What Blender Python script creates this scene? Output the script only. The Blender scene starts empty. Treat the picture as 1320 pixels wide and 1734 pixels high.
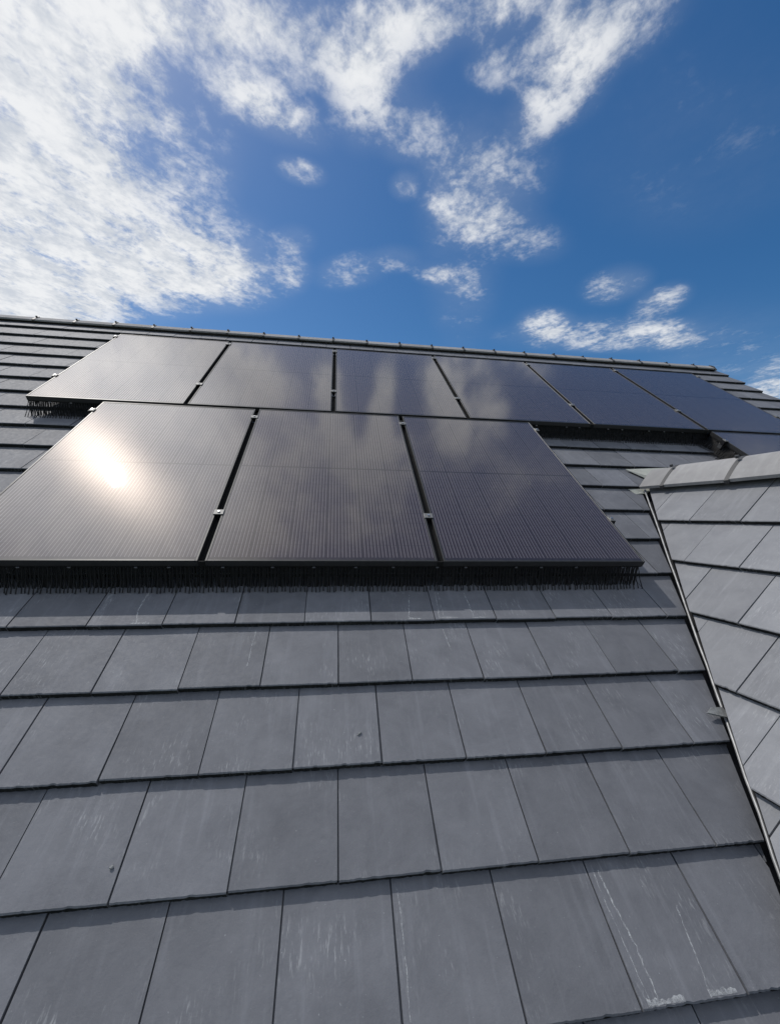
import bpy, bmesh, math, random
from mathutils import Matrix, Vector
random.seed(7)
scene = bpy.context.scene
COL = scene.collection
PITCH = math.radians(37.5)
ROOF = Matrix.Rotation(PITCH, 4, 'X')            # roof coordinates (along ridge, up the slope, out of the slope) to world

# ------------------------------------------------------------------ camera
CAM = Vector((0.11686, -1.57375, 1.58602))       # camera in roof coordinates
RCAM = ((0.9906874, -0.0971163, 0.0954298), (0.0179635, -0.6015316, -0.7986470), (0.1349657, 0.7929238, -0.5941852))
cam_data = bpy.data.cameras.new('camera')
cam = bpy.data.objects.new('camera', cam_data)
COL.objects.link(cam)
scene.camera = cam
cam_data.sensor_fit = 'VERTICAL'
cam_data.sensor_height = 36.0
cam_data.lens = 712.32 / 1734 * 36
cam_data.clip_start = 0.02
cam_data.clip_end = 5000
Rm = Matrix(RCAM)                                # roof -> camera (x right, y down, z forward)
wr = ROOF.to_3x3() @ Rm.transposed() @ Matrix(((1, 0, 0), (0, -1, 0), (0, 0, -1)))
cam.matrix_world = Matrix.Translation(ROOF @ CAM) @ wr.to_4x4()

# ------------------------------------------------------------------ sun, sky, exposure
SUN = Vector((-0.43039, 0.30881, 0.84818)).normalized()
SUN_EL = math.asin(SUN.z)
SUN_AZ = math.atan2(SUN.x, SUN.y)
sd = bpy.data.lights.new('sun', 'SUN')
sd.energy = 2.3
sd.angle = math.radians(0.55)
sd.color = (1.0, 0.955, 0.90)
sun = bpy.data.objects.new('sun', sd)
COL.objects.link(sun)
sun.rotation_euler = SUN.to_track_quat('Z', 'Y').to_euler()
sun.location = SUN * 30
scene.view_settings.view_transform = 'Standard'
scene.view_settings.look = 'None'
scene.view_settings.exposure = 0.0
scene.view_settings.gamma = 1.0
scene.view_settings.use_curve_mapping = False
scene.cycles.max_bounces = 4
scene.cycles.use_denoising = True

BLOBS = [(-0.893, 1.453, 0.933, 0.38, 2.319, 0.95),(-0.771, 1.1, 0.409, 0.169, 2.435, 0.76),(-0.592, 1.784, 0.456, 0.423, 2.83, 0.9),(-1.155, 2.008, 0.997, 0.456, 2.672, 0.95),(-0.446, 1.382, 0.252, 0.138, 2.116, 0.3),(-0.543, 0.923, 0.289, 0.107, 2.85, 0.74),(-0.257, 0.88, 0.347, 0.087, 2.962, 0.72),(-0.486, 1.017, 0.156, 0.108, 2.404, 0.66),(-0.463, 1.135, 0.092, 0.072, 2.417, 0.4),(-0.18, 1.053, 0.19, 0.096, -2.702, 0.82),(-0.098, 0.921, 0.226, 0.101, 2.931, 0.5),(0.053, 0.974, 0.188, 0.103, 1.533, 0.75),(0.174, 1.062, 0.125, 0.114, -1.876, 0.5),(0.054, 0.898, 0.176, 0.116, 2.937, 0.5),(0.209, 0.795, 0.275, 0.072, 3.002, 0.7),(0.504, 0.786, 0.185, 0.126, 2.677, 0.74),(0.508, 0.905, 0.129, 0.12, 1.426, 0.7),(0.353, 0.877, 0.101, 0.073, -2.985, 0.5),(0.149, 0.85, 0.123, 0.067, 3.01, 0.5),(0.482, 0.998, 0.1, 0.09, 1.748, 0.4),(0.447, 1.241, 0.317, 0.212, 1.264, 0.55),(0.598, 1.41, 0.266, 0.155, -2.823, 0.42),(0.32, 1.13, 0.131, 0.114, -2.604, 0.4),(0.198, 1.245, 0.068, 0.054, 1.377, 0.5),(-0.108, 1.238, 0.081, 0.061, -2.883, 0.6),(0.326, 1.315, 0.083, 0.057, -2.275, 0.5),(0.059, 1.718, 0.2, 0.13, 2.392, 0.52),(-0.163, 1.566, 0.114, 0.086, 2.112, 0.45),(-0.183, 1.779, 0.195, 0.089, 1.733, 0.5),(0.397, 1.683, 0.12, 0.09, -2.801, 0.45),(0.226, 1.61, 0.115, 0.103, 2.924, 0.4),(0.517, 1.707, 0.17, 0.121, 1.117, 0.35),(1.454, 2.1, 0.66, 0.25, 3.027, 0.62),(1.086, 2.05, 0.26, 0.16, 0.816, 0.72),(1.464, 1.74, 0.2, 0.13, 1.11, 0.62),(1.175, 1.643, 0.185, 0.149, 0.86, 0.6),(1.75, 2.03, 0.3, 0.16, 0.48, 0.5),(0.963, 1.01, 0.54, 0.32, 0.484, 0.14),(0.511, 1.686, 0.885, 0.182, 1.262, 0.25),(2.373, 2.19, 0.97, 0.449, 0.466, 0.2),(-0.62, 0.58, 0.55, 0.34, 0.3, 0.95),(-0.26, 0.62, 0.17, 0.2, 1.2, 0.92),(-0.01, 0.6, 0.06, 0.25, 0.15, 0.85),(0.13, 0.58, 0.05, 0.22, -0.1, 0.8),(0.31, 0.62, 0.1, 0.24, 0.1, 0.9),(0.43, 0.62, 0.08, 0.2, 0.0, 0.7),(-0.25, 0.33, 0.42, 0.26, 0.3, 0.8),(0.12, 0.36, 0.26, 0.16, 0.7, 0.5),(0.42, 0.36, 0.16, 0.12, 0.2, 0.25)]

class NT:
    """small helper to write node trees"""
    def __init__(self, tree):
        self.t = tree
    def n(self, kind, **kw):
        nd = self.t.nodes.new(kind)
        for k, v in kw.items():
            if k.startswith('i_'):
                key = k[2:]
                key = int(key) if key.isdigit() else key.replace('_', ' ')
                sock = nd.inputs[key]
                if hasattr(v, 'is_output'):
                    self.t.links.new(v, sock)
                else:
                    sock.default_value = v
            else:
                setattr(nd, k, v)
        return nd
    def math(self, op, a, b=None, c=None, clamp=False):
        nd = self.t.nodes.new('ShaderNodeMath')
        nd.operation = op
        nd.use_clamp = clamp
        for i, v in enumerate((a, b, c)):
            if v is None:
                continue
            if hasattr(v, 'is_output'):
                self.t.links.new(v, nd.inputs[i])
            else:
                nd.inputs[i].default_value = v
        return nd.outputs[0]
    def mr(self, v, a, b, c, d, smooth=False):
        nd = self.n('ShaderNodeMapRange', interpolation_type='SMOOTHSTEP' if smooth else 'LINEAR')
        self.t.links.new(v, nd.inputs[0])
        for i, x in enumerate((a, b, c, d)):
            nd.inputs[1 + i].default_value = x
        return nd.outputs[0]
    def mix(self, fac, a, b, blend='MIX'):
        nd = self.n('ShaderNodeMix', data_type='RGBA', blend_type=blend)
        for sock, v in ((nd.inputs[0], fac), (nd.inputs[6], a), (nd.inputs[7], b)):
            if hasattr(v, 'is_output'):
                self.t.links.new(v, sock)
            else:
                sock.default_value = v if not isinstance(v, tuple) or len(v) == 4 else (*v, 1)
        return nd.outputs[2]
    def noise(self, vec, scale, detail=4, rough=.5, distort=0.0, dim='3D'):
        nd = self.n('ShaderNodeTexNoise', noise_dimensions=dim)
        if vec is not None:
            self.t.links.new(vec, nd.inputs['Vector'])
        nd.inputs['Scale'].default_value = scale
        nd.inputs['Detail'].default_value = detail
        nd.inputs['Roughness'].default_value = rough
        nd.inputs['Distortion'].default_value = distort
        return nd.outputs[0]

def link(k, a, b):
    k.t.links.new(a, b)

def build_world():
    w = bpy.data.worlds.new('World')
    scene.world = w
    w.use_nodes = True
    w.cycles.sampling_method = 'MANUAL'
    w.cycles.sample_map_resolution = 256
    t = w.node_tree
    t.nodes.clear()
    k = NT(t)
    sky = k.n('ShaderNodeTexSky', sky_type='NISHITA', sun_disc=False, sun_elevation=SUN_EL, sun_rotation=SUN_AZ,
              altitude=200, air_density=1.0, dust_density=0.9, ozone_density=3.0)
    tc = k.n('ShaderNodeTexCoord').outputs['Generated']
    sep = k.n('ShaderNodeSeparateXYZ', i_0=tc)
    z = k.math('MAXIMUM', sep.outputs[2], 0.07)
    px = k.math('DIVIDE', sep.outputs[0], z)
    py = k.math('DIVIDE', sep.outputs[1], z)
    p = k.n('ShaderNodeCombineXYZ', i_0=px, i_1=py).outputs[0]      # where the view ray meets the cloud deck
    # the cloud deck: banks and wisps, and scattered cloud everywhere else
    far = k.math('MULTIPLY', k.mr(k.noise(p, 0.9, 2, .5), .34, .58, 0, .92, True), 1.0)
    inside = None
    mask = None
    for (cx, cy, a, b, rot, st) in BLOBS:
        mp = k.n('ShaderNodeMapping', vector_type='TEXTURE', i_Vector=p)
        mp.inputs['Location'].default_value = (cx, cy, 0)
        mp.inputs['Rotation'].default_value = (0, 0, rot)
        mp.inputs['Scale'].default_value = (a, b, 1)
        ln = k.n('ShaderNodeVectorMath', operation='LENGTH', i_0=mp.outputs[0]).outputs['Value']
        v = k.mr(ln, 0.25, 1.15, st, 0, True)
        if mask is None:
            mask = v
        else:
            inv = k.math('SUBTRACT', 1.0, v)
            mask = k.math('SUBTRACT', 1.0, k.math('MULTIPLY', k.math('SUBTRACT', 1.0, mask), inv))
    # open sky seen over the roof is described above; elsewhere the scattered field
    mp = k.n('ShaderNodeMapping', vector_type='TEXTURE', i_Vector=p)
    mp.inputs['Location'].default_value = (.75, 1.75, 0)
    mp.inputs['Scale'].default_value = (2.5, 1.35, 1)
    inside = k.mr(k.n('ShaderNodeVectorMath', operation='LENGTH', i_0=mp.outputs[0]).outputs['Value'], .78, 1.12, 0, 1, True)
    mask = k.math('ADD', mask, k.math('MULTIPLY', far, inside))
    stretch = k.n('ShaderNodeMapping', i_Vector=p)
    stretch.inputs['Rotation'].default_value = (0, 0, math.radians(-38))
    stretch.inputs['Scale'].default_value = (1.0, .9, 1)
    q = stretch.outputs[0]
    n1 = k.noise(q, 6.2, 9, .62, .25)
    n2 = k.noise(q, 30.0, 6, .66, .25)
    n3 = k.noise(q, 2.2, 3, .5)
    nn = k.math('ADD', k.math('MULTIPLY', n1, .70), k.math('MULTIPLY', n2, .30))
    dens = k.math('ADD', mask, k.math('MULTIPLY', k.math('SUBTRACT', nn, .5), 3.6))
    dens = k.math('ADD', dens, k.mr(mask, .8, 1.0, 0, .08))
    alpha = k.mr(dens, .24, 1.05, 0, 1, True)
    alpha = k.math('MULTIPLY', alpha, k.mr(mask, .05, .3, 0, 1, True))
    alpha = k.math('MULTIPLY', alpha, k.mr(mask, .35, .9, .42, 1.0))
    veil = k.math('MULTIPLY', k.math('MULTIPLY', k.math('MINIMUM', mask, .6), n3), .34)
    alpha = k.math('SUBTRACT', 1.0, k.math('MULTIPLY', k.math('SUBTRACT', 1.0, k.math('MULTIPLY', alpha, .95)), k.math('SUBTRACT', 1.0, veil)))
    n3b = k.noise(q, 6.0, 4, .55)
    thick = k.mr(k.math('ADD', k.math('MULTIPLY', n3b, 1.0), k.math('MULTIPLY', n2, .55)), .60, .95, 0, 1, True)
    ccol = k.mix(thick, (6.6, 7.0, 7.6), (9.4, 9.5, 9.6))
    dt = k.n('ShaderNodeVectorMath', operation='DOT_PRODUCT', i_0=tc)
    dt.inputs[1].default_value = SUN
    glow = k.mr(dt.outputs['Value'], .945, .995, 1.0, 2.2, True)
    gl = k.n('ShaderNodeVectorMath', operation='SCALE', i_0=ccol)
    link(k, glow, gl.inputs['Scale'])
    ccol = gl.outputs[0]
    hs = k.n('ShaderNodeHueSaturation', i_Color=sky.outputs[0])
    hs.inputs['Saturation'].default_value = 1.33
    hs.inputs['Value'].default_value = 1.0
    out = k.mix(alpha, hs.outputs[0], ccol)
    bg = k.n('ShaderNodeBackground', i_Color=out, i_Strength=0.095)
    wo = k.n('ShaderNodeOutputWorld', i_Surface=bg.outputs[0])
build_world()

# ------------------------------------------------------------------ materials
def material(name):
    m = bpy.data.materials.new(name)
    m.use_nodes = True
    t = m.node_tree
    b = t.nodes['Principled BSDF']
    return m, NT(t), b

def bump(k, b, h, strength, dist):
    bp = k.n('ShaderNodeBump', i_Height=h)
    bp.inputs['Strength'].default_value = strength
    bp.inputs['Distance'].default_value = dist
    link(k, bp.outputs[0], b.inputs['Normal'])

def tile_material(name, base, light, rough=.58, spec=.30):
    m, k, b = material(name)
    tc = k.n('ShaderNodeTexCoord').outputs['Object']
    oi = k.n('ShaderNodeObjectInfo')
    off = k.n('ShaderNodeVectorMath', operation='ADD', i_0=tc)
    sc = k.n('ShaderNodeVectorMath', operation='SCALE', i_0=oi.outputs['Location'])
    sc.inputs['Scale'].default_value = 3.7
    link(k, sc.outputs[0], off.inputs[1])
    v = off.outputs[0]
    blot = k.noise(v, 7, 6, .65, .4)
    fine = k.noise(v, 260, 3, .6)
    mid = k.noise(v, 55, 5, .65)
    # long faint wash marks running down the slope
    mp = k.n('ShaderNodeMapping', i_Vector=v)
    mp.inputs['Scale'].default_value = (26, 2.2, 5)
    wash = k.noise(mp.outputs[0], 1.0, 5, .6)
    c = k.mix(k.mr(blot, .3, .72, 0, 1), base, light)
    c = k.mix(k.math('MULTIPLY', k.mr(wash, .55, .85, 0, 1), .45), c, tuple(x * 1.5 for x in light))
    c = k.mix(k.math('MULTIPLY', k.mr(mid, .60, .85, 0, 1), .22), c, (.34, .35, .36))
    mp2 = k.n('ShaderNodeMapping', i_Vector=v)
    mp2.inputs['Scale'].default_value = (150, 26, 30)
    mp2.inputs['Rotation'].default_value = (0, 0, .35)
    scr = k.math('MULTIPLY', k.mr(k.noise(mp2.outputs[0], 1.0, 4, .65), .54, .78, 0, 1), k.mr(k.noise(v, 5, 3, .6), .50, .66, 0, 1))
    c = k.mix(k.math('MULTIPLY', scr, .75), c, (.42, .43, .44))
    speck = k.noise(v, 120, 2, .5)
    c = k.mix(k.math('MULTIPLY', k.mr(speck, .73, .80, 0, 1), .45), c, (.46, .47, .48))
    rnd = k.mr(oi.outputs['Random'], 0, 1, .88, 1.10)
    hv = k.n('ShaderNodeHueSaturation', i_Color=c)
    link(k, rnd, hv.inputs['Value'])
    link(k, hv.outputs[0], b.inputs['Base Color'])
    link(k, k.mr(mid, .3, .7, rough, rough + .16), b.inputs['Roughness'])
    b.inputs['Specular IOR Level'].default_value = spec
    h = k.math('ADD', k.math('MULTIPLY', fine, .35), k.math('ADD', k.math('MULTIPLY', mid, .9), k.math('MULTIPLY', blot, .8)))
    bump(k, b, h, .55, .0022)
    return m

M_TILE = tile_material('slate_grey_concrete', (.130, .135, .150), (.183, .189, .207))
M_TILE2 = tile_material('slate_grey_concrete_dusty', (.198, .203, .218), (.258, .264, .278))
M_RIDGE = tile_material('ridge_concrete', (.27, .265, .265), (.34, .335, .33), .78)

def simple(name, col, rough=.5, metal=0.0, noise=0.0, scale=40, bmp=0.0):
    m, k, b = material(name)
    b.inputs['Roughness'].default_value = rough
    b.inputs['Metallic'].default_value = metal
    tc = k.n('ShaderNodeTexCoord').outputs['Object']
    n = k.noise(tc, scale, 5, .6)
    c = k.mix(k.mr(n, .3, .7, 0, 1), tuple(x * (1 - noise) for x in col), tuple(min(1, x * (1 + noise)) for x in col))
    link(k, c, b.inputs['Base Color'])
    if bmp:
        bump(k, b, n, .5, bmp)
    return m

M_FRAME = simple('black_anodised_aluminium', (.05, .05, .05), .42, .5, .12, 30)
M_RAIL = simple('mill_aluminium', (.35, .35, .35), .4, 1.0, .1)
M_CLAMP = simple('clamp_aluminium', (.22, .22, .215), .55, .6, .1, 200)
M_BOLT = simple('steel_bolt', (.6, .6, .6), .3, 1.0, .1)
M_BLACKP = simple('black_plastic', (.008, .008, .010), .45, 0, .2, 60)
M_GAP = simple('black_light_blocker', (.003, .003, .003), .9, 0, .1)  # for the light-blocking strips added below the panel gaps
M_COMB = simple('black_comb_plastic', (.003, .003, .004), .75, 0, .2, 60)
M_LEAD = simple('grey_valley_metal', (.34, .345, .35), .55, .6, .25, 18, .0006)
M_GRP = simple('pale_grp_saddle', (.36, .37, .33), .6, 0, .15, 14, .0006)
M_UNION = simple('dark_ridge_union', (.05, .05, .05), .55, 0, .2, 60)
M_WALL = simple('cream_render', (.62, .59, .52), .9, 0, .06, 25, .002)
M_GROUND = simple('ground_soil_and_lawn', (.075, .10, .04), .95, 0, .45, .35)
M_FELT = simple('roofing_felt', (.02, .02, .022), .9, 0, .2)
M_CHIP = simple('broken_slate', (.30, .305, .30), .75, 0, .35, 60, .001)

def cell_material(name, wires):
    m, k, b = material(name)
    tc = k.n('ShaderNodeTexCoord').outputs['Object']
    sp = k.n('ShaderNodeSeparateXYZ', i_0=tc)
    n = k.noise(tc, 3.0, 3, .5)
    c = k.mix(n, (.026, .018, .022), (.035, .025, .030))
    if wires:
        # silver wires, ten to a cell, running up the slope
        fx = k.math('FRACT', k.math('DIVIDE', sp.outputs[0], 0.0182))
        wire = k.mr(k.math('ABSOLUTE', k.math('SUBTRACT', fx, .5)), .05, .13, 1, 0, True)
        fy = k.math('FRACT', k.math('DIVIDE', sp.outputs[1], 0.0945))
        row = k.mr(k.math('ABSOLUTE', k.math('SUBTRACT', fy, .5)), .478, .488, 0, 1)
        c = k.mix(wire, c, (.165, .148, .153))
        c = k.mix(k.math('MULTIPLY', row, .5), c, (.008, .008, .009))
    else:
        c = k.mix(.5, c, (.004, .004, .005))
    dust = k.noise(tc, 30, 8, .72)
    c = k.mix(k.math('MULTIPLY', k.mr(dust, .50, .85, 0, 1), .10), c, (.42, .41, .39))
    sp2 = k.noise(tc, 46, 2, .5)
    c = k.mix(k.math('MULTIPLY', k.mr(sp2, .745, .79, 0, 1), .7), c, (.5, .5, .5))
    link(k, c, b.inputs['Base Color'])
    b.inputs['Roughness'].default_value = .60
    b.inputs['Specular IOR Level'].default_value = .28
    b.inputs['Specular Tint'].default_value = (1.0, .86, .80, 1)
    # patterned cover glass: a clear sheen and a softer one, wider across the wires than along them
    ripple = k.noise(tc, 70, 3, .55)
    bp = k.n('ShaderNodeBump', i_Height=ripple)
    bp.inputs['Strength'].default_value = .06
    bp.inputs['Distance'].default_value = .002
    tan = k.n('ShaderNodeVectorTransform', vector_type='VECTOR', convert_from='OBJECT', convert_to='WORLD')
    tan.inputs[0].default_value = (1, 0, 0)
    def gloss(r, an, dist='GGX', col=(1, 1, 1, 1)):
        g = k.n('ShaderNodeBsdfAnisotropic', distribution=dist)
        g.inputs['Color'].default_value = col
        g.inputs['Roughness'].default_value = r
        g.inputs['Anisotropy'].default_value = an
        link(k, tan.outputs[0], g.inputs['Tangent'])
        link(k, bp.outputs[0], g.inputs['Normal'])
        return g.outputs[0]
    ms = k.n('ShaderNodeMixShader', i_0=.055)
    link(k, gloss(.017, ANISO), ms.inputs[1])
    link(k, gloss(.23, ANISO, 'BECKMANN', (1, .86, .74, 1)), ms.inputs[2])
    fr = k.n('ShaderNodeFresnel', i_IOR=1.66)
    out = k.n('ShaderNodeMixShader', i_0=fr.outputs[0])
    link(k, b.outputs[0], out.inputs[1])
    link(k, ms.outputs[0], out.inputs[2])
    link(k, out.outputs[0], k.t.nodes['Material Output'].inputs['Surface'])
    return m
ANISO = -.28
M_CELL = cell_material('dark_solar_cells', True)
M_BACK = cell_material('black_back_sheet', False)

def stain_material():
    m, k, b = material('limescale_stain')
    tc = k.n('ShaderNodeTexCoord').outputs['Object']
    n = k.noise(tc, 90, 5, .7)
    b.inputs['Base Color'].default_value = (.55, .57, .58, 1)
    b.inputs['Roughness'].default_value = .8
    link(k, k.mr(n, .36, .64, .05, .72), b.inputs['Alpha'])
    return m
M_STAIN = stain_material()

# ------------------------------------------------------------------ object helpers
def mesh_obj(name, me, parent=None, mat=None, local=None):
    o = bpy.data.objects.new(name, me)
    COL.objects.link(o)
    if mat is not None and not me.materials:
        me.materials.append(mat)
    if parent is not None:
        o.parent = parent
    if local is not None:
        o.matrix_local = local
    return o

def empty(name, matrix, label=None, cat=None, group=None):
    o = bpy.data.objects.new(name, None)
    o.empty_display_size = .1
    COL.objects.link(o)
    o.matrix_world = matrix
    tag(o, label, cat, group)
    return o

def tag(o, label=None, cat=None, group=None, kind=None):
    if label: o['label'] = label
    if cat: o['category'] = cat
    if group: o['group'] = group
    if kind: o['kind'] = kind
    return o

def pymesh(name, verts, faces):
    me = bpy.data.meshes.new(name)
    me.from_pydata([tuple(v) for v in verts], [], faces)
    bm = bmesh.new(); bm.from_mesh(me)
    bmesh.ops.recalc_face_normals(bm, faces=bm.faces)
    bm.to_mesh(me); bm.free()
    return me

class MB:
    def __init__(self):
        self.v = []; self.f = []
    def add(self, verts, faces):
        o = len(self.v)
        self.v += [tuple(x) for x in verts]
        self.f += [tuple(i + o for i in f) for f in faces]
    def box(self, a, b, m=None):
        vs = [Vector((x, y, z)) for z in (a[2], b[2]) for y in (a[1], b[1]) for x in (a[0], b[0])]
        if m is not None:
            vs = [m @ v for v in vs]
        self.add(vs, [(0, 2, 3, 1), (4, 5, 7, 6), (0, 1, 5, 4), (2, 6, 7, 3), (0, 4, 6, 2), (1, 3, 7, 5)])
    def tube(self, pts, rad, n=6, cap=True):
        pts = [Vector(p) for p in pts]
        rings = []
        for i, p in enumerate(pts):
            d = (pts[min(i + 1, len(pts) - 1)] - pts[max(i - 1, 0)]).normalized()
            a = d.cross(Vector((0, 0, 1)))
            if a.length < 1e-4: a = d.cross(Vector((1, 0, 0)))
            a.normalize(); c = a.cross(d)
            r = rad[i] if isinstance(rad, (list, tuple)) else rad
            rings.append([p + (a * math.cos(2 * math.pi * j / n) + c * math.sin(2 * math.pi * j / n)) * r for j in range(n)])
        vs = [v for r in rings for v in r]
        fs = []
        for i in range(len(pts) - 1):
            for j in range(n):
                fs.append((i * n + j, i * n + (j + 1) % n, (i + 1) * n + (j + 1) % n, (i + 1) * n + j))
        if cap:
            fs.append(tuple(range(n - 1, -1, -1)))
            fs.append(tuple((len(pts) - 1) * n + j for j in range(n)))
        self.add(vs, fs)
    def mesh(self, name):
        return pymesh(name, self.v, self.f)

def bevel_mesh(me, w, seg=2):
    bm = bmesh.new(); bm.from_mesh(me)
    bmesh.ops.bevel(bm, geom=bm.edges[:], offset=w, segments=seg, affect='EDGES', clamp_overlap=True)
    bm.to_mesh(me); bm.free()
    return me

# ------------------------------------------------------------------ tile geometry
TW, TG = 0.30717, 0.31051          # tile width on the roof, exposed length of a course
GAP, TH, TILT, TLEN = .0042, .026, .0275 / 0.31051, .385

def tile_verts(seed, nseg=34, w=TW - GAP, length=TLEN):
    r = random.Random(seed)
    vs = []; fs = []
    xs = [w * i / nseg for i in range(nseg + 1)]
    # chipped nose: rows bottom, top front, chamfer, head
    chip = [abs(r.gauss(0, .0006)) for _ in xs]
    for _ in range(r.choice((1, 1, 2, 3))):
        c = r.randrange(1, len(xs) - 2); dd = r.uniform(.0008, .0030); chip[c] += dd; chip[c + 1] += dd * r.uniform(.3, .9)
    slope = r.uniform(-.0012, .0012)
    A = []; B = []; C = []
    for i, x in enumerate(xs):
        xx = x
        if i == 0: xx += r.uniform(0, .002)
        if i == nseg: xx -= r.uniform(0, .002)
        base = slope * (x / w - .5) * 2
        A.append((xx, base + r.uniform(-.0008, .0015), -TH))
        B.append((xx, base + chip[i], -.0035 - chip[i] * .5))
        C.append((xx, base + chip[i] + .0035 + r.uniform(0, .0012), -.0003 - chip[i] * .25 - TILT * .004))
    n = nseg + 1
    D = [(0, length, -TILT * length), (w, length, -TILT * length)]
    E = [(0, length, -TILT * length - TH), (w, length, -TILT * length - TH)]
    vs = A + B + C + D + E
    a0, b0, c0, d0, e0 = 0, n, 2 * n, 3 * n, 3 * n + 2
    for i in range(nseg):
        fs.append((a0 + i, a0 + i + 1, b0 + i + 1, b0 + i))
        fs.append((b0 + i, b0 + i + 1, c0 + i + 1, c0 + i))
    fs.append(tuple(c0 + i for i in range(n)) + (d0 + 1, d0))
    fs.append((e0, e0 + 1) + tuple(a0 + i for i in range(nseg, -1, -1)))
    fs.append((d0, d0 + 1, e0 + 1, e0))
    fs.append((a0, b0, c0, d0, e0))
    fs.append((a0 + nseg, e0 + 1, d0 + 1, c0 + nseg, b0 + nseg))
    # side-lock channel that closes the joint on the left
    o = len(vs)
    z0, z1 = -.011, -.024
    vs += [(-GAP - .001, .006, z0), (.0005, .006, z0), (.0005, length, z0 - TILT * length), (-GAP - .001, length, z0 - TILT * length),
           (-GAP - .001, .006, z1), (.0005, .006, z1), (.0005, length, z1 - TILT * length), (-GAP - .001, length, z1 - TILT * length)]
    fs += [(o, o + 1, o + 2, o + 3), (o + 4, o + 7, o + 6, o + 5), (o, o + 4, o + 5, o + 1), (o + 2, o + 6, o + 7, o + 3), (o, o + 3, o + 7, o + 4), (o + 1, o + 5, o + 6, o + 2)]
    return vs, fs

TILE_VARIANTS = []
for i in range(10):
    me = pymesh('tile_%d' % i, *tile_verts(100 + i))
    TILE_VARIANTS.append(me)

M_NOSE = tile_material('shaded_crusty_tile_nose', (.016, .017, .018), (.040, .041, .040), .8, .06)  # dark crust on the nose, with the lip's shade painted into its near-black colour
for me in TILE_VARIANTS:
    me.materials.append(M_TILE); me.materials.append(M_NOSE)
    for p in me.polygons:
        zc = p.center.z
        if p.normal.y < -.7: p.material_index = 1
def plain_tile():
    w = TW - GAP
    l = TLEN
    vs = [(0, 0, -TH), (w, 0, -TH), (w, 0, -.001), (0, 0, -.001), (0, l, -TILT * l), (w, l, -TILT * l), (0, l, -TILT * l - TH), (w, l, -TILT * l - TH)]
    fs = [(0, 1, 2, 3), (3, 2, 5, 4), (4, 5, 7, 6), (6, 7, 1, 0), (0, 3, 4, 6), (1, 7, 5, 2)]
    return vs, fs

def cut_mesh(me, pt, normal):
    """a copy of the mesh with everything on the side of the normal removed; None when nothing is left"""
    bm = bmesh.new(); bm.from_mesh(me)
    r = bmesh.ops.bisect_plane(bm, geom=bm.verts[:] + bm.edges[:] + bm.faces[:], plane_co=pt, plane_no=normal, clear_outer=True)
    if len(bm.faces) < 3:
        bm.free(); return None
    ed = [e for e in r['geom_cut'] if isinstance(e, bmesh.types.BMEdge)]
    if ed:
        bmesh.ops.contextual_create(bm, geom=ed) if False else bmesh.ops.holes_fill(bm, edges=[e for e in bm.edges if e.is_boundary], sides=0)
    m2 = bpy.data.meshes.new(me.name + '_cut')
    bm.to_mesh(m2); bm.free()
    if not m2.materials:
        for mm in me.materials: m2.materials.append(mm)
    return m2

# ------------------------------------------------------------------ layout of the panels (roof coordinates)
PW, PH, PN = 1.134, 1.768, .129
PITCH_U = 1.1672
B0, T0 = -1.648, -2.210
BV, TV = -.0425, 1.7605
PANELS = [('B', B0 + i * PITCH_U, BV) for i in range(3)] + [('T', T0 + i * PITCH_U, TV) for i in range(6)] + \
         [('R', T0 + 5 * PITCH_U + .004, BV)]

RmT = [list(r) for r in RCAM]
def project(P):
    d = Rm @ (Vector(P) - CAM)
    if d.z < .05: return None
    return (660 + 712.32 * d.x / d.z, 867 + 712.32 * d.y / d.z)

def in_frame(P, m=12):
    q = project(P)
    return q is not None and -m < q[0] < 1320 + m and -m < q[1] < 1734 + m

def behind_panel(P):
    P = Vector(P)
    if P.z >= PN: return False
    k = (PN - CAM.z) / (P.z - CAM.z)
    X = CAM + (P - CAM) * k
    return any(u < X.x < u + PW and v < X.y < v + PH for _, u, v in PANELS)

def tile_shows(u, v):
    pts = [(u + a * TW, v + b * TG, 0) for a in (0.02, .5, .98) for b in (0.02, .5, .95)]
    return any(in_frame(p) and not behind_panel(p) for p in pts)

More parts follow.
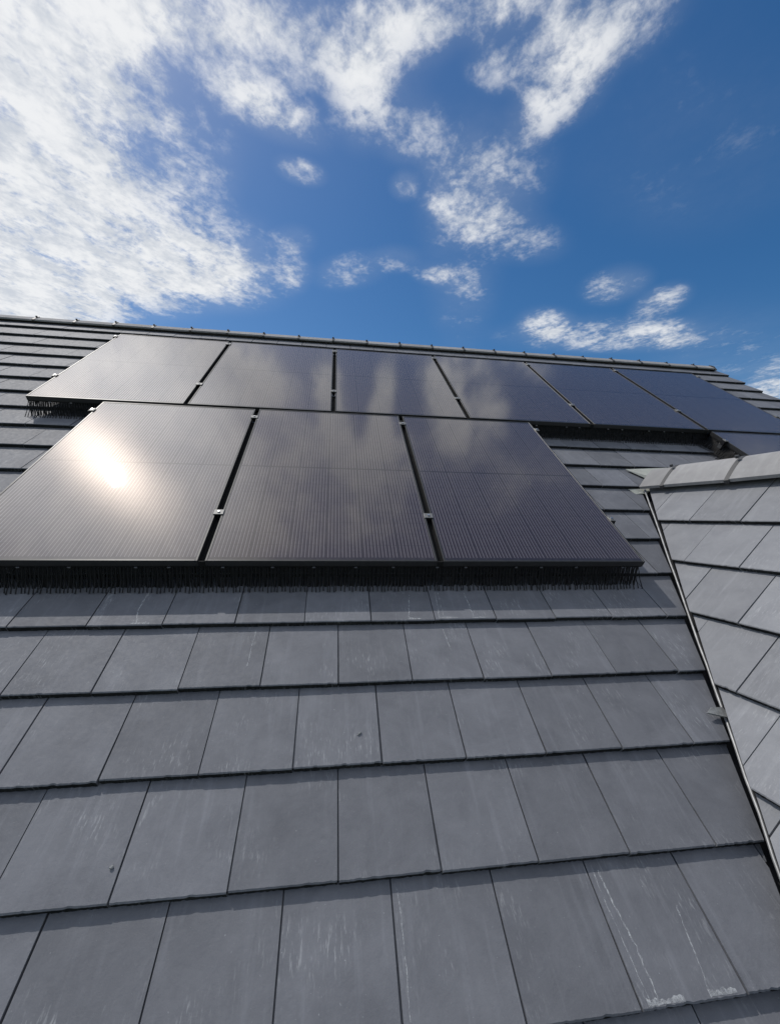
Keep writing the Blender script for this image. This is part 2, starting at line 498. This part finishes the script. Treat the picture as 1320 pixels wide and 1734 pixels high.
# ------------------------------------------------------------------ main roof
main_roof = empty('tiled_roof', ROOF.copy(), 'large dark grey tiled roof slope carrying the solar panels, with ridge along the top', 'roof')
VAL_U, VAL_K = 2.083, .422          # cut line of the main roof along the valley: u = VAL_U + VAL_K * v
VERGE = 19 * TW
APEX_V = 4.315
valley_n = Vector((1, -VAL_K, 0)).normalized()
APEX_CUT = 1.02
rest = MB()
pv, pf = plain_tile()
rnd = random.Random(3)
tile_at = {}
for c in range(-9, 14):
    half = 0.0 if c % 2 else .5
    v = c * TG
    for j in range(-24, 20):
        u = (j + half) * TW
        if u + .05 > VERGE: continue
        w_over = u + TW - VERGE
        # under the side roof?
        lo = VAL_U + VAL_K * v
        hi = 2.62 + VAL_K * (1.1 - v) + .25
        top_lo = VAL_U + VAL_K * (v + TG)
        if v + TG * .3 < APEX_CUT and u > max(lo, top_lo) and u + TW < hi: continue
        if v < -2.3 and u > lo: continue
        shows = tile_shows(u, v)
        crosses = v < APEX_CUT - .1 and u < 2.75 and (u + TW > min(lo, top_lo) - .01)
        M = Matrix.Translation((u + rnd.uniform(-.0006, .0006), v + rnd.uniform(-.0025, .0025), rnd.uniform(-.0009, .0009))) @ \
            Matrix.Rotation(rnd.gauss(0, .0022), 4, 'Z') @ Matrix.Rotation(rnd.gauss(0, .002), 4, 'Y')
        if shows:
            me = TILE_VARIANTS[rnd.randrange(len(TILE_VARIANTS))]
            if crosses:
                # local plane of the valley cut
                p = M.inverted() @ Vector((VAL_U, 0, 0))
                n = M.inverted().to_3x3() @ valley_n
                me = cut_mesh(me, p, n)
                if me is None: continue
            elif c == 13:
                me = cut_mesh(me, M.inverted() @ Vector((0, APEX_V - .012, 0)), Vector((0, 1, 0)))
            elif w_over > .01:
                me = cut_mesh(me, Vector((TW - w_over, 0, 0)), Vector((1, 0, 0)))
                if me is None: continue
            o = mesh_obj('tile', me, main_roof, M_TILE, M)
            tile_at[(c, j)] = o
        else:
            if crosses and u + TW > lo: continue
            sx = min(1.0, (TW - max(0, w_over)) / TW)
            M2 = M @ Matrix.Diagonal((sx, .70 if c == 13 else 1, 1, 1))
            rest.add([M2 @ Vector(q) for q in pv], pf)
o = mesh_obj('tile', rest.mesh('hidden_tiles'), main_roof, M_TILE)
o['kind'] = 'stuff'
# far slope behind the ridge
RIDGE_W = ROOF @ Vector((0, APEX_V, 0))
back = MB()
turn = ROOF.inverted() @ Matrix.Translation((0, 2 * RIDGE_W.y, 0)) @ Matrix.Diagonal((1, -1, 1, 1)) @ ROOF
for c in range(-3, 14):
    for j in range(-24, 19):
        M2 = turn @ Matrix.Translation(((j + (0 if c % 2 else .5)) * TW, c * TG, 0)) @ Matrix.Diagonal((1, .70 if c == 13 else 1, 1, 1))
        back.add([M2 @ Vector(q) for q in pv], pf)
o = mesh_obj('tile', back.mesh('far_slope_tiles'), main_roof, M_TILE)
o['kind'] = 'stuff'
# felt under the tiles: one folded sheet with thickness, open where the side roof cuts in is hidden beneath it
ub = -24 * TW
felt = MB()
z0, z1 = -.075, -.095
felt.box((ub, -9 * TG + .03, z1), (VERGE - .03, APEX_V - .02, z0))
mesh_obj('underlay', felt.mesh('underlay'), main_roof, M_FELT)
felt2 = MB()
felt2.box((ub, -3 * TG, z1), (VERGE - .03, APEX_V - .02, z0), turn)
mesh_obj('underlay', felt2.mesh('underlay_far'), main_roof, M_FELT)

# ridge tiles
def ridge_mesh(name, length, half, rise, drop, power, seed, th=.016, n=12):
    r = random.Random(seed)
    prof = []
    for i in range(n + 1):
        x = -half + 2 * half * i / n
        prof.append((x, rise - (rise + drop) * (abs(x) / half) ** power))
    vs = []; fs = []
    for xx in (0, length):
        for (a, b) in prof: vs.append((xx, a, b))
        for (a, b) in prof: vs.append((xx, a * .93, b - th))
    m = n + 1
    for i in range(n):
        fs.append((i, i + 1, 2 * m + i + 1, 2 * m + i))
        fs.append((m + i, 3 * m + i, 3 * m + i + 1, m + i + 1))
        fs.append((i, m + i, m + i + 1, i + 1))
        fs.append((2 * m + i, 2 * m + i + 1, 3 * m + i + 1, 3 * m + i))
    fs.append((0, 2 * m, 3 * m, m)); fs.append((n, m + n, 3 * m + n, 2 * m + n))
    me = pymesh(name, vs, fs)
    for p in me.polygons: p.use_smooth = True
    me.set_sharp_from_angle(angle=math.radians(38))
    return me

RL = .4447
RIDGE_FRAME = ROOF.inverted() @ Matrix.Translation(RIDGE_W + Vector((0, 0, .012)))
ridge_me = ridge_mesh('ridge_tile', RL - .008, .092, .024, .042, 1.12, 1)
union_me = ridge_mesh('ridge_union', .026, .098, .033, .044, 1.12, 2, .02)
knob = MB(); knob.tube([(0, 0, 0), (0, 0, .016)], .011, 8)
knob_me = knob.mesh('knob')
x = -3.47 - 8 * RL
i = 0
while x < VERGE - .25:
    L = min(RL, VERGE - .12 - x)
    me = ridge_me if L > RL - .01 else ridge_mesh('ridge_tile_end', L, .092, .024, .042, 1.12, 9)
    o = mesh_obj('ridge_tile', me, main_roof, M_RIDGE, RIDGE_FRAME @ Matrix.Translation((x, 0, rnd.uniform(-.003, .003))) @ Matrix.Rotation(rnd.gauss(0, .004), 4, 'Y'))
    uo = mesh_obj('ridge_union', union_me, o, M_UNION, Matrix.Translation((-.016, 0, 0)))
    ko = mesh_obj('screw_cap', knob_me, o, M_UNION, Matrix.Translation((-.004, -.03, .012)) @ Matrix.Rotation(.5, 4, 'X'))
    x += RL
endb = MB()
endb.add([(0, -.105, -.07), (0, -.055, .0), (0, 0, .034), (0, .055, .0), (0, .105, -.07),
          (.035, -.105, -.07), (.035, -.055, .0), (.035, 0, .034), (.035, .055, .0), (.035, .105, -.07)],
         [(0, 1, 2, 3, 4), (9, 8, 7, 6, 5), (0, 5, 6, 1), (1, 6, 7, 2), (2, 7, 8, 3), (3, 8, 9, 4), (4, 9, 5, 0)])
mesh_obj('ridge_end_cap', endb.mesh('ridge_end_cap'), main_roof, M_UNION, RIDGE_FRAME @ Matrix.Translation((VERGE - .12, 0, 0)))
# barge board under the right-hand verge
barge = MB()
barge.box((VERGE - .05, -9 * TG + .05, -.24), (VERGE - .022, APEX_V - .15, -.062))
mesh_obj('barge_board', barge.mesh('barge_board'), main_roof, M_BLACKP)

# ------------------------------------------------------------------ side roof (steeper, runs out from the main slope)
SR = Matrix(((0.0874503, 0.65967676, -0.74644425, 2.48009104),
             (-0.78987291, 0.50250411, 0.35155428, 0.67889961),
             (0.60700349, 0.55885256, 0.56500494, 0.16084397), (0, 0, 0, 1)))
SIDE = ROOF @ SR                     # local: x outwards along its ridge, y up its slope, z out of it
side_roof = empty('side_roof', SIDE.copy(), 'pale dusty grey tiled roof of the side wing at the right, its ridge meeting the main slope', 'roof')
SA = .50 * TG                        # its apex up the slope from the origin
rest = MB()
cutn = Vector((-1.0, -.98 * TW / TG, 0)).normalized()     # removes the valley side
cutp = Vector((.26 * TW, -TG, 0))
for i in range(1, 10):
    half = 0.0 if i % 2 else .5
    for j in range(-3, 13):
        xx, yy = (j + half) * TW, -i * TG
        corners = [Vector((xx + a * TW, yy + b * TLEN, 0)) for a in (0, 1) for b in (0, 1)]
        side = [(q - cutp).dot(cutn) for q in corners]
        if min(side) > 0: continue
        M = Matrix.Translation((xx + rnd.uniform(-.001, .001), yy + rnd.uniform(-.003, .003), rnd.uniform(-.001, .001))) @ \
            Matrix.Rotation(rnd.gauss(0, .003), 4, 'Z') @ Matrix.Rotation(rnd.gauss(0, .003), 4, 'Y')
        shows = any(in_frame(SR @ Vector((xx + a * TW, yy + b * TG, 0))) for a in (0, .5, 1) for b in (0, .5, 1))
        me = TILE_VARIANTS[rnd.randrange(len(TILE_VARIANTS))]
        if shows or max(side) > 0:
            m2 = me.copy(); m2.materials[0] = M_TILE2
            if max(side) > 0:
                m3 = cut_mesh(m2, M.inverted() @ cutp, M.inverted().to_3x3() @ cutn)
                if m3 is None: continue
                m2 = m3
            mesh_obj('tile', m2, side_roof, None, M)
        else:
            rest.add([M @ Vector(q) for q in pv], pf)
# frame of the side ridge
rx = (SIDE.to_3x3() @ Vector((1, 0, 0))).normalized()
rz = Vector((0, 0, 1)); ry = rz.cross(rx).normalized(); rz = rx.cross(ry)
RF = Matrix((rx, ry, rz)).transposed().to_4x4()
RF.translation = SIDE @ Vector((0, SA, 0))
SRIDGE = SIDE.inverted() @ RF        # in side roof coordinates
flip = SRIDGE @ Matrix.Rotation(math.pi, 4, 'Z') @ SRIDGE.inverted()
for i in range(1, 9):
    for j in range(-12, 0):
        M2 = flip @ Matrix.Translation(((j + (0 if i % 2 else .5)) * TW, -i * TG, 0))
        P = SR @ (M2 @ Vector((TW / 2, 0, 0)))
        if P.z < -.03: continue
        rest.add([M2 @ Vector(q) for q in pv], pf)
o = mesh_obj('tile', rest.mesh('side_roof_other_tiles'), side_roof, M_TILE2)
o['kind'] = 'stuff'
# its ridge tiles
sr_me = ridge_mesh('side_ridge_tile', .452, .135, .048, .098, 1.40, 5, .018, 14)
su_me = ridge_mesh('side_ridge_union', .030, .140, .055, .101, 1.40, 6, .02, 14)
first = ridge_mesh('side_ridge_first', .26, .128, .042, .094, 1.40, 7, .018, 14)
xr = -.06
me = first
mesh_obj('ridge_tile', first, side_roof, M_RIDGE, SRIDGE @ Matrix.Translation((-.275, 0, -.002)))
for i in range(7):
    o = mesh_obj('ridge_tile', sr_me, side_roof, M_RIDGE, SRIDGE @ Matrix.Translation((xr, 0, rnd.uniform(-.004, .004))) @ Matrix.Rotation(rnd.gauss(0, .008), 4, 'Y'))
    mesh_obj('ridge_union', su_me, o, M_UNION, Matrix.Translation((-.022, 0, -.004)))
    mesh_obj('screw_cap', knob_me, o, M_UNION, Matrix.Translation((-.005, -.05, .036)) @ Matrix.Rotation(.5, 4, 'X'))
    mesh_obj('screw_cap', knob_me, o, M_UNION, Matrix.Translation((-.005, .05, .036)) @ Matrix.Rotation(-.5, 4, 'X'))
    xr += .462
# underlay of the side roof
fe = MB(); fe.box((-.2, -9 * TG + .05, -.095), (12.5 * TW, SA - .02, -.078))
fe2 = MB(); fe2.box((-12.5 * TW, -8 * TG, -.095), (.0, SA - .02, -.078), flip)
me = fe.mesh('side_underlay')
pc = Vector((.33 * TW + .02, -TG, 0))
me = cut_mesh(me, pc, cutn) or me
mesh_obj('underlay', me, side_roof, M_FELT)

# valley trim between the two roofs
vt = MB()
pts = []
r5 = random.Random(5)
for s_ in range(0, 27):
    v = .90 - s_ * .115
    pts.append((VAL_U + VAL_K * v + .017 + r5.gauss(0, .0012), v, -.004 + r5.gauss(0, .001)))
vt.tube(pts, .0062, 8)
valley = empty('valley_trough', ROOF.copy(), 'narrow grey metal valley trough between the main slope and the side roof', 'valley gutter')
o = mesh_obj('rolled_edge', vt.mesh('rolled_edge'), valley, M_LEAD)
for p in o.data.polygons: p.use_smooth = True
vg = MB()
for a, b in zip(pts[:-1], pts[1:]):
    a, b = Vector(a), Vector(b)
    for (dx0, z0_, dx1, z1_) in ((-.06, -.050, .012, -.062), (.012, -.062, .10, -.020)):
        q = [a + Vector((dx0, 0, z0_)), a + Vector((dx1, 0, z1_)), b + Vector((dx1, 0, z1_)), b + Vector((dx0, 0, z0_))]
        vg.add(q + [x - Vector((0, 0, .004)) for x in q], [(0, 1, 2, 3), (7, 6, 5, 4), (0, 4, 5, 1), (1, 5, 6, 2), (2, 6, 7, 3), (3, 7, 4, 0)])
mesh_obj('trough', vg.mesh('trough'), valley, M_BLACKP)

# pale saddle where the side ridge runs into the main slope
def sheet(name, pts, th):
    n = len(pts)
    vs = [Vector(p) for p in pts] + [Vector(p) - Vector((0, 0, th)) for p in pts]
    fs = [tuple(range(n)), tuple(range(2 * n - 1, n - 1, -1))] + [(i, (i + 1) % n, n + (i + 1) % n, n + i) for i in range(n)]
    return pymesh(name, vs, fs)
saddle = empty('valley_saddle', ROOF @ Matrix.Translation((2.55, 1.0, 0)), 'pale moulded saddle flashing tucked under the tile where the side ridge ends', 'flashing')
inv = Matrix.Translation((-2.55, -1.0, 0))
me = sheet('upper_flange', [inv @ Vector(p) for p in ((2.50, 1.20, -.008), (2.86, 1.20, .02), (2.80, 1.05, .07), (2.64, .98, .045), (2.575, 1.055, .004))], .004)
mesh_obj('upper_flange', me, saddle, M_GRP)
me = sheet('lower_flange', [inv @ Vector(p) for p in ((2.36, .918, -.0195), (2.52, .918, -.010), (2.535, .885, .004), (2.47, .852, -.012), (2.385, .852, -.021))], .003)
mesh_obj('lower_flange', me, saddle, M_GRP)

# ------------------------------------------------------------------ house body and ground
EAVES = ROOF @ Vector((0, -9 * TG + .2, -.12))
AP = ROOF @ Vector((0, APEX_V, -.14))
GZ = -5.6
hw = MB()
xl, xr_ = ub + .1, VERGE - .12
yb = 2 * AP.y - EAVES.y - 1.9
zb = EAVES.z + 1.9 * math.tan(PITCH)
prof = [(EAVES.y, GZ), (EAVES.y, EAVES.z), (AP.y, AP.z), (yb, zb), (yb, GZ)]
n = len(prof)
hw.add([(xl, a, b) for a, b in prof] + [(xr_, a, b) for a, b in prof],
       [tuple(range(n)), tuple(range(2 * n - 1, n - 1, -1))] + [(i, n + i, n + (i + 1) % n, (i + 1) % n) for i in range(n)])
o = mesh_obj('house_wall', hw.mesh('house_wall'), None, M_WALL)
tag(o, 'cream rendered house body under the large main roof', 'wall')
# body of the side wing
sw = MB()
Li = 12 * TW
def sidepts(xx):
    a = SIDE @ Vector((xx, -8.6 * TG, -.28)); b = SIDE @ Vector((xx, SA, -.34)); c = SIDE @ (flip @ Vector((-xx, -7.5 * TG, -.28)))
    return [(a.x, a.y, GZ), tuple(a), tuple(b), tuple(c), (c.x, c.y, GZ)]
pa, pb = sidepts(5.5 * TW), sidepts(Li)
n = 5
sw.add(pa + pb, [tuple(range(n)), tuple(range(2 * n - 1, n - 1, -1))] + [(i, n + i, n + (i + 1) % n, (i + 1) % n) for i in range(n)])
o = mesh_obj('side_wing_wall', sw.mesh('side_wing_wall'), None, M_WALL)
tag(o, 'cream rendered body of the side wing under the smaller roof', 'wall')
gm = pymesh('ground', [(-2500, -2500, GZ), (2500, -2500, GZ), (2500, 2500, GZ), (-2500, 2500, GZ)], [(0, 1, 2, 3)])
o = mesh_obj('ground', gm, None, M_GROUND)
tag(o, kind='structure')

# ------------------------------------------------------------------ solar panels
FW, FH = .0105, .035
def frame_rail(a, b):
    m = MB(); m.box(a, b)
    return bevel_mesh(m.mesh('frame_rail'), .0012, 1)
FR = [frame_rail((0, 0, -FH), (FW, PH, 0)), frame_rail((PW - FW, 0, -FH), (PW, PH, 0)),
      frame_rail((FW, 0, -FH), (PW - FW, FW, 0)), frame_rail((FW, PH - FW, -FH), (PW - FW, PH, 0))]
bs = MB(); bs.box((FW, FW, -.0078), (PW - FW, PH - FW, -.00205)); BACK = bs.mesh('back_sheet')
st_ = MB(); st_.box((PW - .02, .002, -FH - .0035), (PW + .048, PH - .002, -FH - .0008)); st_.box((PW + .0005, .001, -FH - .0005), (PW + .032, .006, -.006)); STRIP = st_.mesh('gap_light_blocker')  # added strip and end plug that stop sun leaking through the panel gaps
CW, CGAP, MID = .1806, .0056, .013
mx = (PW - 6 * CW - 5 * CGAP) / 2
CL = 9 * .0945
my = (PH - 2 * CL - MID) / 2
cm = MB(); cm.box((0, 0, -.0004), (CW, CL, 0)); CELL = cm.mesh('cell_string')
PLABEL = {
 0: 'black solar panel with the dazzling reflection of the sun on it',
 1: 'black solar panel in the middle of the lower row of three',
 2: 'black solar panel at the right end of the lower row, cell columns showing',
 3: 'pale-looking solar panel at the left end of the upper row reflecting cloud',
 4: 'upper row solar panel, second from the left, half cloud and half dark reflection',
 5: 'upper row solar panel, third from the left, with streaky cloud reflections',
 6: 'upper row solar panel, fourth from the left, with dark streaks on grey',
 7: 'dark blue upper row solar panel, fifth from the left, above the open tiles',
 8: 'dark blue solar panel at the right end of the upper row',
 9: 'solar panel below the upper row, mostly hidden behind the side roof ridge'}
for i, (row, u, v) in enumerate(PANELS):
    t = empty('solar_panel', ROOF @ Matrix.Translation((u, v, PN)) @ Matrix.Rotation(rnd.gauss(0, .0006), 4, 'X') @ Matrix.Rotation(rnd.gauss(0, .0008), 4, 'Y'),
              PLABEL[i], 'solar panel', 'solar panels on the main roof')
    for me in FR: mesh_obj('frame_rail', me, t, M_FRAME)
    mesh_obj('back_sheet', BACK, t, M_BACK)
    if any(r2 == row and abs(u2 - u - PITCH_U) < .01 for r2, u2, v2 in PANELS):
        mesh_obj('gap_light_blocker', STRIP, t, M_GAP)
    for a in range(6):
        for b in range(2):
            mesh_obj('cell_string', CELL, t, M_CELL, Matrix.Translation((mx + a * (CW + CGAP), my + b * (CL + MID), -.0019)))

# mounting rails with their clamps
def clamp_mesh(w):
    m = MB(); m.box((-w / 2, -.021, 0), (w / 2, .021, .0052))
    return bevel_mesh(m.mesh('clamp'), .0012, 1)
CLAMP_MID, CLAMP_END = clamp_mesh(.052), clamp_mesh(.034)
stem = MB(); stem.box((-.010, -.019, -.044), (.010, .019, -.0002)); STEM = stem.mesh('clamp_stem')
bolt = MB(); bolt.tube([(0, 0, .0052), (0, 0, .0105)], .0075, 6); BOLT = bolt.mesh('bolt')
def rail(u0, u1, v, clamps, label):
    t = empty('mounting_rail', ROOF @ Matrix.Translation((u0, v, PN - FH - .001)), label, 'rail', 'panel mounting rails')
    m = MB(); m.box((0, -.02, -.040), (u1 - u0, .02, 0))
    mesh_obj('rail_bar', bevel_mesh(m.mesh('rail_bar'), .002, 1), t, M_RAIL)
    nf = max(2, int((u1 - u0) / 1.0))
    for q in range(nf):
        f = MB(); f.box((-.018, -.03, -.13), (.018, .03, -.041))
        mesh_obj('roof_hook', f.mesh('roof_hook'), t, M_RAIL, Matrix.Translation(((q + .5) * (u1 - u0) / nf, 0, 0)))
    for (uc, kind) in clamps:
        c = mesh_obj('clamp', CLAMP_MID if kind == 'm' else CLAMP_END, t, M_CLAMP, Matrix.Translation((uc - u0, rnd.uniform(-.01, .01), FH + .0016)))
        mesh_obj('clamp_stem', STEM, c, M_BLACKP, Matrix.Translation((0 if kind == 'm' else (-.012 if kind == 'l' else .012), 0, 0)))
        mesh_obj('bolt', BOLT, c, M_BOLT)
hg = (PITCH_U - PW) / 2
bx = [(B0 - .008, 'l'), (B0 + PITCH_U - hg, 'm'), (B0 + 2 * PITCH_U - hg, 'm'), (B0 + 2 * PITCH_U + PW + .008, 'r')]
tx = [(T0 - .008, 'l')] + [(T0 + q * PITCH_U - hg, 'm') for q in range(1, 6)] + [(T0 + 5 * PITCH_U + PW + .008, 'r')]
R0 = T0 + 5 * PITCH_U + .004
rxs = [(R0 - .008, 'l'), (R0 + PW + .008, 'r')]
rail(B0 - .03, B0 + 2 * PITCH_U + PW + .03, BV + .372, bx, 'aluminium rail with clamps low under the lower row of three panels')
rail(B0 - .03, B0 + 2 * PITCH_U + PW + .03, BV + 1.612, bx, 'aluminium rail with clamps high under the lower row of three panels')
rail(T0 - .03, T0 + 5 * PITCH_U + PW + .03, TV + .436, tx, 'long aluminium rail with clamps low under the upper row of panels')
rail(T0 - .03, T0 + 5 * PITCH_U + PW + .03, TV + 1.66, tx, 'long aluminium rail with clamps near the top of the upper row')
rail(R0 - .03, R0 + PW + .03, BV + 1.585, rxs, 'short aluminium rail with a clamp beside the bird comb near the side roof ridge')

# ------------------------------------------------------------------ bird combs along the open panel edges
def comb(name, a, b, outward, label, reach=.075, seed=0, z_end=-.014, step=.0182):
    """a, b: ends of the edge on the roof; outward: direction the fingers lean"""
    r = random.Random(seed)
    a, b = Vector((*a, 0)), Vector((*b, 0))
    d = (b - a); L = d.length; d.normalize()
    o_ = Vector((*outward, 0)).normalized()
    t = empty(name, ROOF @ Matrix.Translation(a), label, 'bird comb', 'bird combs under the panel edges')
    sp = MB()
    Mx = Matrix((( d.x, o_.x, 0, 0), (d.y, o_.y, 0, 0), (0, 0, 1, 0), (0, 0, 0, 1)))
    sp.box((0, -.022, PN - FH - .009), (L, -.004, PN - FH - .002), Mx)
    mesh_obj('comb_spine', sp.mesh('comb_spine'), t, M_COMB)
    fm = MB()
    n = int(L / step)
    for i in range(n + 1):
        s_ = i * step + r.gauss(0, .0012)
        lean = r.gauss(0, .003)
        if i < 5: lean -= (5 - i) * .004
        if i > n - 5: lean += (5 - (n - i)) * .005
        rc = reach * r.uniform(.93, 1.07)
        path = []
        for (f, o2, zz) in ((0, -.010, PN - FH - .006), (.3, .006, .060), (.62, .030, .022), (.85, .055, .000), (1.0, rc, z_end)):
            path.append(d * (s_ + lean * f) + o_ * (o2) + Vector((0, 0, zz + r.gauss(0, .0012))))
        wid = [.0013, .0014, .0017, .0023, .0027]
        vs = []
        for p_, w_ in zip(path, wid):
            vs += [p_ - d * w_, p_ + d * w_, p_ + d * w_ + Vector((0, 0, .0022)) + o_ * .0012, p_ - d * w_ + Vector((0, 0, .0022)) + o_ * .0012]
        fs = []
        for q in range(4):
            e = q * 4
            for m_ in range(4):
                fs.append((e + m_, e + (m_ + 1) % 4, e + 4 + (m_ + 1) % 4, e + 4 + m_))
        fs.append((16, 17, 18, 19))
        fm.add(vs, fs)
    for i in range(int(L / .0066)):          # dense inner row
        s_ = i * .0066 + r.gauss(0, .0007)
        w_ = .0024
        b0 = d * s_ - o_ * .016
        b1 = d * (s_ + r.gauss(0, .003)) + o_ * (.022 + r.uniform(0, .016))
        top, bot = PN - FH - .006, z_end - .010
        vs = [b0 - d * w_ + Vector((0, 0, top)), b0 + d * w_ + Vector((0, 0, top)), b1 + d * w_ + Vector((0, 0, bot)), b1 - d * w_ + Vector((0, 0, bot))]
        vs += [q - o_ * .0015 for q in vs]
        fm.add(vs, [(0, 1, 2, 3), (7, 6, 5, 4), (0, 4, 5, 1), (1, 5, 6, 2), (2, 6, 7, 3), (3, 7, 4, 0)])
    f = mesh_obj('comb_fingers', fm.mesh('comb_fingers'), t, M_COMB)
    f['kind'] = 'stuff'
    # fixing clips under the frame
    for q in range(int(L / .21)):
        c = MB(); c.box((-.007, -.004, -.006), (.007, .004, .0))
        mesh_obj('clip', c.mesh('clip'), t, M_BOLT, Matrix.Translation(d * ((q + .5) * .21 + r.uniform(-.05, .05)) + o_ * -.001 + Vector((0, 0, PN - FH - .004))))
BE = B0 + 2 * PITCH_U + PW
comb('bird_comb', (B0 - .35, BV), (BE, BV), (0, -1), 'long black bird comb under the bottom edge of the lower panels', .070, 1)
comb('bird_comb', (T0, TV), (B0 - .01, TV), (0, -1), 'short black bird comb under the upper left panel corner', .085, 2, -.02)
comb('bird_comb', (BE + .02, TV), (R0, TV), (0, -1), 'black bird comb under the upper panels above the open tiles', .070, 3, -.022)
comb('bird_comb', (R0, TV - .04), (R0, BV + .3), (-1, 0), 'black bird comb down the left side of the panel by the side ridge', .095, 4, -.012)

# ------------------------------------------------------------------ small things lying on the tiles
sh = sheet('slate_shard', [(-.052, -.006, .016), (-.02, .014, .02), (.028, .011, .02), (.052, -.028, .012), (.02, -.026, .013)], .007)
o = mesh_obj('slate_shard', sh, None, M_CHIP, None)
o.matrix_world = ROOF @ Matrix.Translation((1.716, -.815, .0))
tag(o, 'pointed broken slate shard lying at the edge of the valley', 'slate shard')
def pebble(name, u, v, z, sx, sy, sz, rot, label, cat, seed):
    bm = bmesh.new(); bmesh.ops.create_icosphere(bm, subdivisions=2, radius=1)
    r = random.Random(seed)
    for q in bm.verts:
        q.co *= r.uniform(.8, 1.15); q.co.x *= sx; q.co.y *= sy; q.co.z *= sz
    me = bpy.data.meshes.new(name); bm.to_mesh(me); bm.free()
    o = mesh_obj(name, me, None, M_CHIP)
    o.matrix_world = ROOF @ Matrix.Translation((u, v, z)) @ Matrix.Rotation(rot, 4, 'Z')
    tag(o, label, cat)
pebble('stone_chip', .229, -.821, -.006, .010, .0035, .004, .6, 'tiny dark elongated chip lying on a tile in the middle of the roof', 'chip', 1)
pebble('mortar_crumb', -.486, -1.157, -.003, .006, .0045, .004, .3, 'small round mortar crumb on a tile at the lower left', 'crumb', 2)

# limescale streaks on the tiles
def stain(pts, width, parent_key, blob=None, seed=0):
    """pts in tile units (along, courses); a thin crust lying on its tile"""
    c = math.floor(pts[-1][1] + .03)
    host = None
    for (cc, j), o in tile_at.items():
        if cc == c:
            u0 = (j + (0 if cc % 2 else .5))
            if u0 <= pts[-1][0] < u0 + 1: host, hu = o, u0
    if host is None: return
    r = random.Random(seed)
    m = MB()
    def P(a, b, dz=.0005):
        y = b * TG - c * TG
        return Vector(((a - hu) * TW, y, -TILT * y + dz))
    inv = Matrix.Identity(4)
    dense = []
    for (a, b) in zip(pts[:-1], pts[1:]):
        for q in range(8):
            f = q / 8
            dense.append((a[0] + (b[0] - a[0]) * f + r.gauss(0, .004), a[1] + (b[1] - a[1]) * f))
    dense.append(pts[-1])
    L = []; R_ = []
    for q in dense:
        w = 1.35 * width * r.uniform(.5, 1.4)
        L.append(inv @ P(q[0] - w / TW, q[1])); R_.append(inv @ P(q[0] + w / TW, q[1]))
    n = len(L)
    m.add(L + R_, [(i, i + 1, n + i + 1, n + i) for i in range(n - 1)])
    if blob:
        (a0, a1, b0, b1) = blob
        top = []; bot = []
        for q in range(13):
            a = a0 + (a1 - a0) * q / 12
            top.append(inv @ P(a, b1 + r.gauss(0, .008), .0008)); bot.append(inv @ P(a, max(b0, c + .018) + r.uniform(0, .01), .0008))
        m.add(top + bot, [(i, i + 1, 13 + i + 1, 13 + i) for i in range(12)])
    mesh_obj('limescale_streak', m.mesh('limescale_streak'), host, M_STAIN)
for i, (pts, w, bl) in enumerate((
    ([(3.11, -4.08), (3.13, -4.35), (3.17, -4.63), (3.17, -4.95)], .0016, (3.06, 3.40, -4.99, -4.94)),
    ([(3.05, -4.08), (3.06, -4.4), (3.09, -4.95)], .0012, None),
    ([(3.75, -4.40), (3.72, -4.6), (3.66, -4.95)], .0014, (3.64, 3.90, -4.985, -4.94)),
    ([(1.66, -.44), (1.58, -.94)], .0016, (1.56, 1.78, -.985, -.95)),
    ([(2.11, -.40), (2.07, -.94)], .0016, (2.06, 2.36, -.985, -.95)),
    ([(2.16, -.40), (2.14, -.94)], .0010, None),
    ([(2.61, -.41), (2.63, -.94)], .0014, (2.60, 2.82, -.985, -.955)),
    ([(-2.41, -.36), (-2.43, -.7), (-2.36, -.95)], .0022, (-2.42, -2.18, -.985, -.95)),
    ([(-2.94, -.30), (-2.90, -.72)], .0012, None),
    ([(1.05, -4.06), (1.07, -4.5), (1.06, -4.88)], .0011, None),
    ([(2.10, -1.10), (2.14, -1.52)], .0010, None),
    ([(-.70, -1.06), (-.72, -1.70)], .0010, None))):
    stain(pts, w, None, bl, i)
